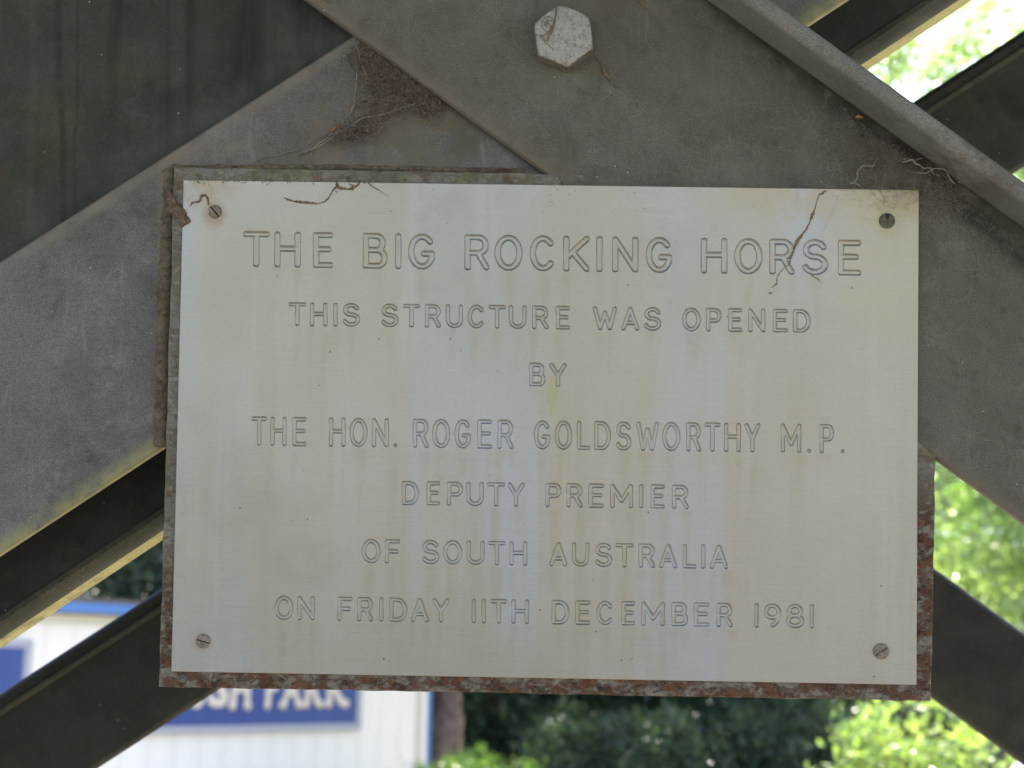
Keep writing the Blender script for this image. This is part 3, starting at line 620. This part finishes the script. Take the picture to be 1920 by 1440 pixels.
# grey brown tangle beneath the flange
web_cluster('cobweb', 'brown tangled cobweb under the flange above the upper right plaque corner', [(1700, 275, 45, 24), (1740, 310, 45, 18), (1660, 300, 35, 25), (1790, 325, 30, 12), (1620, 220, 28, 18), (1680, 250, 40, 20), (1720, 300, 40, 20), (1780, 340, 30, 16)], 2600, (.0004, .007), M_web, .016, (.000035, .00010), 120)
web_cluster('cobweb', 'faint grey cobweb threads spread over the front brace right of the bolt', [(1500, 200, 110, 90), (1400, 280, 90, 60), (1600, 300, 90, 40), (1180, 260, 110, 70), (900, 160, 110, 60), (1800, 420, 60, 40), (700, 90, 50, 20), (1000, 260, 120, 50)], 700, (.0003, .002), M_webg, .016, (.00003, .00006))
web_cluster('cobweb', 'fine cobweb threads clinging along the underside of the flange', [(1560, 150, 30, 20), (1640, 230, 34, 20), (1720, 270, 34, 20), (1800, 340, 40, 22), (1860, 390, 34, 22), (1460, 90, 30, 18), (1640, 240, 34, 20), (1740, 290, 34, 20)], 900, (.0006, .010), M_webg, .020, (.00003, .00006))
T = Tubes()
for (pa, pb, j, r) in [((1700, 320), (1790, 345), .004, .0005), ((1790, 345), (1870, 375), .004, .0004), ((1690, 302), (1760, 300), .004, .00035), ((1602, 330), (1640, 300), .006, .0004), ((1602, 330), (1606, 355), .004, .0003),
                       ((1760, 330), (1690, 305), .004, .0005), ((1830, 352), (1860, 345), .003, .0003), ((1826, 350), (1800, 310), .006, .0003)]:
    T.add(walk(L3(*pa, .004), L3(*pb, .004), 22, j*1.4, .003, .012), [r*random.uniform(.5, 1.2) for _ in range(23)], 4)
o = tag(link('web_strand', T.mesh('web_strand'), M_web), 'pale brown ropy web strands above the upper right plaque corner', 'strand'); o.matrix_world = FM
def ribbon(name, label, pts, rads, mat, z=PF+.0003, flat=.5, jit=0.6, cat='strand'):
    """lumpy strand lying on the plaque, through px points"""
    T = Tubes(); P = []; R = []
    for seg in (pts if isinstance(pts[0][0], (tuple, list)) else [pts]):
        P = []; R = []; rs = rads if not isinstance(rads[0], (tuple, list)) else rads[(pts.index(seg))]
        for i in range(len(seg)-1):
            a, b = seg[i], seg[i+1]; n = max(2, int(math.dist(a, b)/1.6))
            for k in range(n):
                t = k/n; X = a[0]+(b[0]-a[0])*t+random.gauss(0, jit*.5); Y = a[1]+(b[1]-a[1])*t+random.gauss(0, jit*.5)
                P.append(L3(X, Y, z)); R.append((rs[i]+(rs[i+1]-rs[i])*t)*S*.78*random.uniform(.5, 1.45))
        P.append(L3(*seg[-1], z)); R.append(rs[-1]*S*.5)
        T.add(P, R, 6, flat)
        for i in range(0, len(P), 3):
            if random.random() < .8: T.add([P[i], P[i]+Vector((random.gauss(0, .0007), random.gauss(0, .0007), .0001))], [R[i]*.4, .00003], 3)
    o = tag(link(name, T.mesh(name), mat), label, cat); o.matrix_world = FM; return o
ribbon('dirt_strand', 'brown crusty web strand hanging from the top edge of the plaque, left of centre',
    [[(632, 342), (632, 350), (627, 353), (621, 362), (616, 372), (608, 378), (596, 382), (586, 381), (566, 379), (548, 377), (538, 374), (532, 370)],
     [(630, 350), (640, 353), (652, 355), (660, 354), (668, 349), (674, 342)], [(655, 345), (664, 349), (656, 354)], [(690, 342), (698, 350), (708, 355), (718, 362), (728, 368)], [(636, 357), (631, 360), (628, 356)]],
    [[3, 3.2, 2, 1.4, 1.6, 2, 1, 2.4, 3, 2.5, 2, .6], [2.5, 3, 3, 3.5, 3, 2], [1.5, 2, 2], [1.4, 1, 1, .5, .3], [.6, .8, .6]], M_mud)
ribbon('dirt_strand', 'long red brown strand running down the plaque through the word HORSE',
    [[(1548, 357), (1543, 362), (1535, 366), (1531, 380), (1528, 392), (1524, 402), (1519, 415), (1512, 430), (1503, 441), (1495, 452), (1489, 465), (1484, 482), (1479, 496), (1470, 503), (1462, 511), (1457, 520), (1457, 532), (1450, 537), (1446, 540)], [(1447, 548), (1442, 551)], [(1519, 512), (1524, 517), (1531, 521), (1540, 529)]],
    [[2, 2.2, .9, .8, 1, 3.4, 1.5, 1.6, 2.6, 4, 3.2, 1.6, 1, .5, .7, .9, 1, 1, .5], [1.6, 2.4], [1, 1.4, .7, .3]], M_red)
ribbon('mud_trail', 'small looped mud trail beside the upper left plaque screw', [[(391, 384), (390, 376), (388, 369), (383, 365), (377, 368), (375, 375), (372, 379), (365, 379), (359, 381), (357, 388)]], [[2, 2.6, 2.8, 2.8, 2.6, 2.4, 2.4, 1.8, 1.6, .6]], M_mud, jit=.3)
ribbon('dry_twig', 'curled dry brown leaf scrap stuck below the bolt', [[(1116, 106), (1122, 112), (1130, 124), (1138, 140), (1143, 150), (1150, 160), (1164, 166)], [(1128, 124), (1136, 142)], [(1083, 160), (1092, 180), (1096, 188)]], [[.8, 1.2, 1.4, 2.2, 1.5, 1.8, .3], [1, 2], [.7, 1, 1.2]], M_mud, z=.0012)
ribbon('dry_twig', 'small brown twig at the top edge right of the bolt', [[(1196, 0), (1206, 10), (1214, 18), (1221, 28), (1217, 40)]], [[1, 1.4, 1.4, 2, 1]], M_mud, z=.0012)
def lump():
    bm = bmesh.new(); bmesh.ops.create_icosphere(bm, subdivisions=5, radius=1)
    path = [L3(318, 362, -.001), L3(326, 385, .001), L3(338, 400, .002), L3(348, 416, .0025), L3(340, 425, .002)]
    for v in bm.verts:
        c = v.co.copy(); t = (1-c.y)/2*(len(path)-1); i = min(int(t), len(path)-2); p = path[i].lerp(path[i+1], t-i)
        wid = .0008+.0032*math.sin(math.pi*min(1, .15+.85*(t/(len(path)-1))))**1.5
        n = 1+.55*mnoise.noise(c*3.1)+.45*mnoise.noise(c*9)+.2*mnoise.noise(c*22)
        rr = math.hypot(c.x, c.z); v.co = p + Vector((c.x*wid*n, c.y*.001, c.z*.0016*n))
    return bm_mesh(bm, 'debris', True)
o = tag(link('debris_clump', lump(), M_mud), 'brown clump of matted debris on the left edge of the plaque', 'debris'); o.matrix_world = FM
T = Tubes(); random.seed(5)
for i in range(420):
    s = random.random(); 
    if s < .45: X, Y, z = random.uniform(345, 760), 332+random.random()*10-2+random.expovariate(.25)*.5, .0001
    elif s < .7: X, Y, z = random.uniform(330, 980), random.uniform(312, 334), -.0010
    else: X, Y, z = random.uniform(318, 336), random.uniform(330, 800), -.0010
    p = L3(X, Y, z if Y < 338 or X < 340 else PF+.0001); r = random.uniform(.00012, .00035); a = random.random()*6.28
    T.add([p, p+Vector((math.cos(a), math.sin(a), .2))*r*random.uniform(1.5, 5)], [r, r*.4], 4)
o = tag(link('dirt_crumbs', T.mesh('dirt_crumbs'), M_mud), 'brown dirt crumbs along the top and left rim of the plaque', 'dirt', kind='stuff'); o.matrix_world = FM

# ---------------------------------------------------------------- ground
def ground_mat():
    g = NT('ground_soil_and_dry_grass'); c = g.mix(g.noise(.35, 6, .6, lo=.35, hi=.65), (.20, .165, .12), (.13, .11, .075)); c = g.mix(g.mul(g.noise(6, 6, .7, lo=.4, hi=.7), .5), c, (.09, .085, .04))
    c = g.mix(g.mul(g.noise(60, 3, .7, lo=.4, hi=.7), .5), c, (.26, .23, .19)); g.bsdf(c, .95, 0, g.noise(40, 6, .7), .8, .02); return g.m
Vg = []; Fg = []
R = [0, 2, 4, 7, 11, 16, 24, 40, 80, 200, 700, 2200]; n = 40
for r in R:
    for i in range(n): a = 2*math.pi*i/n; x, y = r*math.cos(a), r*math.sin(a); Vg.append((x, y, .12*mnoise.noise(Vector((x*.12, y*.12, 0))) if 4 < r < 100 else 0.0))
for k in range(len(R)-1):
    for i in range(n): Fg.append((k*n+i, (k+1)*n+i, (k+1)*n+(i+1) % n, k*n+(i+1) % n))
tag(link('ground', mesh('ground', Vg, Fg, True), ground_mat()), kind='structure')

# ---------------------------------------------------------------- building at the left
WA = D2R(45); hdir = Vector((math.sin(WA), math.cos(WA), 0)); Nn = Vector((math.cos(WA), -math.sin(WA), 0))
def wray(X, Y): v = CAMM.to_3x3() @ camray(X, Y); return v
d0 = wray(170, 1150); W0 = CP + d0*(14/d0.y)
def WP(X, Y, out=0.0):
    d = wray(X, Y); t = (W0+Nn*out-CP).dot(Nn)/d.dot(Nn); p = CP+d*t; return (p-W0).dot(hdir), p.z
WM = Matrix(((hdir.x, 0, Nn.x, W0.x), (hdir.y, 0, Nn.y, W0.y), (0, 1, 0, 0), (0, 0, 0, 1)))   # local x along wall, y up, z outwards
def boxm(name, x0, x1, y0, y1, z0, z1, bev=0.0):
    bm = bmesh.new(); bmesh.ops.create_cube(bm, size=1, matrix=Matrix.Translation(((x0+x1)/2, (y0+y1)/2, (z0+z1)/2)) @ Matrix.Diagonal((abs(x1-x0), abs(y1-y0), abs(z1-z0), 1)))
    if bev: bmesh.ops.bevel(bm, geom=bm.edges[:], offset=bev, segments=2, affect='EDGES')
    return bm_mesh(bm, name)
def paint(name, c, rough=.5, dirt=.15, dc=(.4, .37, .3), spec=.5):
    g = NT(name); cc = g.mix(g.mul(g.noise(1.7, 5, .6, v=g.vec(scale=(2.5, .5, 1)), lo=.45, hi=.75), dirt), c, dc); cc = g.mix(g.mul(g.noise(40, 4, .6, lo=.45, hi=.7), .12), cc, dc)
    g.bsdf(cc, rough, 0, g.noise(30, 3), .1, .002, spec=spec); return g.m
M_wall = paint('white_painted_boards', (.86, .77, .705)); M_blue = paint('blue_fascia_paint', (.07, .19, .50), .4, .1); M_cream = paint('cream_trim', (.66, .62, .50))
M_sblue = paint('sign_blue', (.018, .050, .215), .35, .25, (.07, .10, .25)); M_sborder = paint('sign_border_grey', (.36, .35, .40)); M_lett = paint('cream_letter', (.66, .55, .46)); M_lsh = paint('brown_letter_edge', (.16, .09, .08))
M_roof = paint('grey_roof_sheet', (.10, .085, .08)); M_brown = paint('brown_post', (.10, .06, .045))
bld = empty('park_building', WM, 'white park building with blue fascia behind the lower left brace', 'building')
sL, _ = WP(-700, 1133); sR, _ = WP(799, 1330); zE = WP(170, 1150)[1]
# wall boards with a shallow groove between them
bw = .30; x = sR; k = 0
wb = boxm('wall_board', 0, bw-.0035, 0, zE-.11, -.022, 0, .003)
while x-bw > sL-2.0:
    o = link('wall_board', wb, M_wall, bld); o.location = (x-bw-.10, 0, 0); x -= bw; k += 1
link('wall_core', boxm('wall_core', sL-2.2, sR-.02, 0, zE-.02, -.30, -.024), M_cream, bld)
link('frieze', boxm('frieze', sL-2.2, sR, zE-.105, zE-.02, -.022, .012, .003), M_cream, bld)
link('corner_post', boxm('corner_post', sR-.092, sR-.004, 0, zE-.107, -.04, .03, .004), M_wall, bld)
link('cover_strip', boxm('cover_strip', sR-.16, sR-.115, 0, zE-.107, .001, .018, .003), M_cream, bld)
link('blue_corner_flashing', boxm('blue_corner_flashing', sR, sR+.055, 0, zE-.02, -.12, .034, .004), M_blue, bld)
zf0, zf1 = WP(170, 1149, .16)[1], WP(170, 1130, .16)[1]
link('fascia', boxm('fascia', sL-2.2, sR+.25, zf0, zf1, .13, .16, .004), M_blue, bld)
link('soffit', boxm('soffit', sL-2.2, sR+.25, zf1-.03, zf1-.01, -.02, .129), M_cream, bld)
bm = bmesh.new(); q = [(sL-2.2, zf1+.002, .17), (sR+.3, zf1+.002, .17), (sR+.3, zf1+.03, -4.5), (sL-2.2, zf1+.03, -4.5)]
a = [bm.verts.new(p) for p in q]; b = [bm.verts.new((p[0], p[1]+.04, p[2])) for p in q]; bm.faces.new(a[::-1]); bm.faces.new(b)
for i in range(4): bm.faces.new((a[i], a[(i+1) % 4], b[(i+1) % 4], b[i]))
link('roof', bm_mesh(bm, 'roof'), M_roof, bld)
s1_, z1_ = WP(108, 1126); s2_, z2_ = WP(166, 1090)
link('roof_vent', boxm('roof_vent', s1_, s2_, zf1+.02, z2_+.02, -.5, -.15, .01), M_roof, bld)
link('vent_post', boxm('vent_post', s2_+.01, s2_+.07, zf1+.02, z2_+.1, -.3, -.2, .004), M_brown, bld)
# signs
def board(name, label, X0, X1, Y0, Y1, refX):
    root = empty(name, WM, label, 'sign', 'blue signs on the white building')
    a, _ = WP(X0, Y1, .05); b, _ = WP(X1, Y1, .05); z0_ = WP(refX, Y1, .05)[1]; z1_ = WP(refX, Y0, .05)[1]
    link('sign_panel', boxm('sign_panel', a, b, z0_, z1_, .012, .045), M_sblue, root); e = .075
    for (x0_, x1_, y0_, y1_) in ((a-e, b+e, z0_-e, z0_), (a-e, b+e, z1_, z1_+e), (a-e, a, z0_+.001, z1_-.001), (b, b+e, z0_+.001, z1_-.001)):
        link('sign_border', boxm('sign_border', x0_, x1_, y0_, y1_, .008, .052, .003), M_sborder, root)
    return root
sgn = board('sign_board', 'long blue sign reading BUSH PARK in cream slab letters, seen below the plaque', 285, 668, 1212, 1356, 660)
board('sign_board', 'blue sign cut off by the left edge of the photo', -330, 36, 1214, 1352, 30)
def glyph(ch, X0, X1, Yb, Yt):
    xa, za = WP(X0, Yb, .06); xb, _ = WP(X1, Yb, .06); _, zt = WP(X0, Yt, .06); za0 = za
    cu_ = bpy.data.curves.new('t', 'FONT'); cu_.body = ch; cu_.size = 1; cu_.extrude = .25; cu_.offset = .045; cu_.resolution_u = 3
    to = bpy.data.objects.new('t', cu_); COL.objects.link(to); dg = bpy.context.evaluated_depsgraph_get(); me = bpy.data.meshes.new_from_object(to.evaluated_get(dg)); bpy.data.objects.remove(to)
    co = np.empty(len(me.vertices)*3); me.vertices.foreach_get('co', co); co = co.reshape(-1, 3); mn, mx = co.min(0), co.max(0)
    def place(m2, gx_, gz, z0, z1):
        c = (co-mn)/(mx-mn+1e-9); c[:, 0] = xa-gx_+c[:, 0]*(xb-xa+2*gx_); c[:, 1] = za0-gz+c[:, 1]*(zt-za0+2*gz); c[:, 2] = z0+c[:, 2]*(z1-z0); m2.vertices.foreach_set('co', c.ravel()); m2.update()
    m2 = me.copy(); place(me, 0, 0, .050, .064); me.materials.clear(); m2.materials.clear()
    o = link('sign_letter', me, M_lett, sgn)
    bm = bmesh.new(); wsz = (xb-xa); hh = (zt-za0)*.12; ft = {'B': (.12,), 'U': (), 'S': (), 'H': (.10, .90), 'P': (.14,), 'A': (.06, .94), 'R': (.10, .93), 'K': (.10, .93)}[ch]
    tops = {'U': (.1, .9), 'H': (.1, .9), 'K': (.1, .9), 'B': (.05,), 'P': (.05,), 'R': (.05,)}.get(ch, ())
    for u, zc in [(u, za0+hh*.4) for u in ft]+[(u, zt-hh*.4) for u in tops]:
        bmesh.ops.create_uvsphere(bm, u_segments=12, v_segments=6, radius=1, matrix=Matrix.Translation((xa+wsz*u, zc, .058)) @ Matrix.Diagonal((wsz*.21, hh*1.05, .014, 1)))
    if len(bm.verts): link('serif', bm_mesh(bm, 'serif', True), M_lett, o)
    else: bm.free()
for ch, a, b, yy in (('B', 316, 346, 1329), ('U', 352, 384, 1329), ('S', 389, 428, 1327), ('H', 432, 468, 1327), ('P', 497, 524, 1326), ('A', 528, 563, 1325), ('R', 571, 602, 1324), ('K', 612, 650, 1323)):
    glyph(ch, a, b, yy, yy-74)

# ---------------------------------------------------------------- plants
def leaf_mat(name, c1, c2, c3, trans=.45, hue=.6):
    g = NT(name); geo = g.node('ShaderNodeNewGeometry'); rnd = geo.outputs['Random Per Island']
    c = g.mix(g.rng(rnd, 0, 1, smooth=False), c1, c2); c = g.mix(g.mul(g.noise(1.3, 4, .6, lo=.45, hi=.65), .8), c, c3)
    d = g.node('ShaderNodeBsdfPrincipled'); g.put(d.inputs['Base Color'], c); d.inputs['Roughness'].default_value = .26; d.inputs['Specular IOR Level'].default_value = .5
    t = g.node('ShaderNodeBsdfTranslucent'); g.put(t.inputs[0], g.mix(1.0, c, (1.35, 1.5, .7), 'MULTIPLY'))
    m = g.node('ShaderNodeMixShader'); m.inputs[0].default_value = trans; g.t.links.new(d.outputs[0], m.inputs[1]); g.t.links.new(t.outputs[0], m.inputs[2]); g.t.links.new(m.outputs[0], g.out.inputs[0]); return g.m
ML_bright = leaf_mat('leaves_bright_green', (.16, .30, .045), (.24, .40, .07), (.13, .24, .05), .5)
ML_yellow = leaf_mat('leaves_yellow_green', (.22, .30, .08), (.38, .43, .20), (.15, .23, .06), .40)
ML_low = leaf_mat('leaves_low_green', (.07, .13, .03), (.14, .22, .05), (.05, .09, .03), .4)
ML_pale = leaf_mat('leaves_pale_green', (.25, .32, .17), (.42, .48, .30), (.13, .20, .09), .5)
ML_dark = leaf_mat('leaves_dark_green', (.028, .050, .036), (.10, .145, .085), (.022, .042, .034), .25)
ML_mid = leaf_mat('leaves_mid_green', (.06, .12, .03), (.11, .20, .045), (.04, .08, .03), .4)
M_bark = simple('bark_brown', (.10, .062, .050), (.19, .13, .11), 9, .95, 0, (.06, .04, .035), .9, .02)
def leaves(n_cl, per, ctr, rad, cl_r, size, shell=.5, droop=0.0, low=0.0):
    cen = rng.normal(size=(n_cl, 3)); cen /= np.linalg.norm(cen, axis=1)[:, None]; cen *= (shell+(1-shell)*rng.random(n_cl)**.6)[:, None]*1.0
    cen = cen*np.array(rad)+np.array(ctr); sz = cl_r*(.6+.8*rng.random(n_cl))
    P = np.repeat(cen, per, 0)+rng.normal(size=(n_cl*per, 3))*np.repeat(sz, per)[:, None]*np.array([1, 1, .75])*.55
    P = P[P[:, 2] > low]
    N = len(P); a = rng.normal(size=(N, 3)); a[:, 2] -= droop; a /= np.linalg.norm(a, axis=1)[:, None]; b = np.cross(a, rng.normal(size=(N, 3))); b /= np.linalg.norm(b, axis=1)[:, None]
    s = size*(.6+.8*rng.random(N))[:, None]; nrm = np.cross(a, b)
    V = np.stack([P-a*s*.5, P-a*s*.05+b*s*.27+nrm*s*.05, P+a*s*.5, P-a*s*.05-b*s*.27+nrm*s*.05], 1).reshape(-1, 3); return V
def tree(name, label, cat, base, parts, size, mat, trunk_r=.12, trunk_top=3.0, lean=(0, 0), group=None, limbs=5, droop=.3, tm=None):
    root = empty(name, Matrix.Translation((base[0], base[1], 0)), label, cat, group)
    V = np.concatenate([leaves(nc_, per, c, r, cr_, size, sh, droop, .05) for (nc_, per, c, r, cr_, sh) in parts]); n = len(V)//4
    link('crown' if cat == 'tree' else 'foliage', np_mesh('crown', V, np.arange(n*4).reshape(n, 4), False), mat, root)
    T = Tubes(); P = []; R_ = []
    for i in range(13):
        t = i/12; P.append(Vector((lean[0]*t+.12*mnoise.noise(Vector((t*2, base[0], 0))), lean[1]*t+.1*mnoise.noise(Vector((t*2, 7, base[0]))), -.1+(trunk_top+.1)*t))); R_.append(trunk_r*(1.25-.75*t if t > .08 else 1.45)*(1+.15*mnoise.noise(Vector((t*9, base[1], 0)))))
    T.add(P, R_, 12); link('trunk', T.mesh('trunk'), tm or M_bark, root)
    T = Tubes()
    for (nc_, per, c, r, cr_, sh) in parts:
        for k in range(limbs):
            s = P[random.randint(6, 12)]; e = Vector(c)+Vector((random.uniform(-.8, .8)*r[0], random.uniform(-.8, .8)*r[1], random.uniform(-.2, .8)*r[2]))
            Q = [s.lerp(e, t/6)+Vector((0, 0, .15*math.sin(t/6*math.pi)))+mnoise.noise_vector(Vector((t, k, c[0])))*.08 for t in range(7)]; T.add(Q, [trunk_r*.45*(1-.8*t/6) for t in range(7)], 6)
    link('branch', T.mesh('branch'), tm or M_bark, root); return root
def az(X, y): return (X-960)/F*y/math.cos(PITCH)
# sunlit pale tree at the right
y = 13; x = az(1830, y)
tree('leafy_tree', 'tall pale green tree at the right, its thin top against the white sky', 'tree', (x, y), [(240, 110, (0, 0, 3.2), (2.3, 1.8, 1.5), .34, .35), (60, 75, (-.1, 0, 5.4), (2.1, 1.8, 1.3), .34, .3), (120, 70, (.0, 0, 7.3), (2.0, 1.2, 1.3), .27, .2)], .085, ML_pale, .09, 5.4, (.9, 0))
y = 17; tree('leafy_tree', 'broad bright green tree behind the tall pale one at the far right', 'tree', (az(2150, y), y), [(190, 110, (0, 0, 3.4), (3.0, 2.2, 2.2), .42, .35), (120, 70, (-.3, 0, 6.6), (2.6, 1.6, 2.2), .4, .3)], .10, ML_bright, .16, 5.0)
# dark trees behind the plaque's lower edge
for i, (X, y, hgt, rx, lb) in enumerate([(930, 21, 3.4, 1.9, 'dark green tree seen below the plaque just right of the brown trunk'), (1170, 22, 3.8, 2.0, 'dark green tree seen below the middle of the plaque'),
                                    (1420, 20.5, 3.2, 1.9, 'dark green tree seen below the right half of the plaque'), (1640, 23, 4.2, 2.2, 'dark tree behind the yellow green bush')]):
    tree('dark_tree', lb, 'tree', (az(X, y), y), [(150, 120, (0, 0, 1.5), (rx, 1.3, 1.5), .36, .25), (160, 110, (0, 0, hgt), (rx*1.1, 1.6, 1.9), .4, .35)], .10, ML_dark, .12, 3.2, group='dark trees below the plaque')
for X, y, lb in ((880, 26, 'far dark hedge behind the dark trees at the left'), (1350, 27, 'far dark hedge behind the dark trees at the centre'), (1850, 26, 'far dark hedge behind the trees at the right')):
    tree('hedge', lb, 'hedge', (az(X, y), y), [(330, 120, (0, 0, 1.9), (3.4, .9, 2.1), .42, .1)], .13, ML_dark, .1, 1.5, group='far dark hedges')
for i, (X, y, hg, lb) in enumerate([(1080, 18.6, 1.15, 'dark low undergrowth bush at the left foot of the dark trees'), (1230, 18.2, 1.3, 'dark undergrowth bush at the middle foot of the dark trees'), (1390, 18.8, 1.2, 'dark undergrowth bush at the right foot of the dark trees'), (1530, 18.3, 1.4, 'dark undergrowth bush just left of the yellow green bush')]):
    tree('undergrowth_bush', lb, 'bush', (az(X, y), y), [(110, 90, (0, 0, hg*.5), (.72, .5, hg*.55), .2, .2)], .07, ML_dark, .03, hg*.6, group='undergrowth below the dark trees')
# brown trunked tree by the building corner
y = 17.5; tree('brown_trunk_tree', 'tree with a thick purple brown trunk beside the building corner', 'tree', (az(845, y), y), [(150, 110, (0, 0, 4.2), (2.0, 1.7, 1.5), .4, .3)], .10, ML_mid, .20, 3.6, (.15, 0))
# tree behind the roof
y = 20; tree('weeping_tree', 'dark green drooping tree behind the roof of the white building', 'tree', (az(265, y), y), [(210, 130, (0, 0, 3.6), (2.0, 1.5, 1.9), .4, .3)], .11, ML_dark, .14, 3.4, droop=1.6)
y = 24; tree('weeping_tree', 'dark tree farther left behind the white building', 'tree', (az(60, y), y), [(210, 120, (0, 0, 4.0), (2.4, 1.5, 2.3), .45, .3)], .12, ML_dark, .16, 3.6, droop=1.2)
# low bright shrubs near the trunk
for i, (X, y, hg, lb) in enumerate([(835, 14.5, .86, 'low bright green shrub at the foot of the brown trunk'), (905, 15.2, .95, 'low bright green shrub right of the brown trunk'), (975, 14.8, .78, 'small green shrub farthest right of the low shrubs')]):
    tree('low_shrub', lb, 'shrub', (az(X, y), y), [(46, 60, (0, 0, hg*.58), (.36, .3, hg*.45), .12, .3)], .05, ML_low, .02, hg*.6, group='low shrubs near the brown trunk')
# yellow green bush in front at the right
y = 5.6; tree('yellow_green_bush', 'bright yellow green bush with broad leaves at the lower right', 'bush', (az(1790, y), y), [(120, 36, (0, 0, 1.0), (.62, .4, .66), .13, .4), (34, 24, (-.36, -.05, 1.38), (.20, .2, .20), .09, .3)], .046, ML_yellow, .022, 1.0, limbs=8)
# white rounded rock at the corner
bm = bmesh.new(); bmesh.ops.create_icosphere(bm, subdivisions=4, radius=1)
for v in bm.verts:
    v.co *= 1+.10*mnoise.noise(v.co*1.3)
    if v.co.z < 0: v.co.z *= 9.3
me = bm_mesh(bm, 'pale_rock', True); o = link('pale_rock', me, simple('white_stone', (.72, .70, .68), (.82, .80, .79), 6, .8, 0, None, .3, .004))
y = 4.2; o.location = (az(1942, y), y, 1.37); o.scale = (.15, .17, .15)
tag(o, 'tall white rounded stone at the bottom right corner', 'stone')

scene.render.engine = 'CYCLES'
scene.cycles.max_bounces = 8
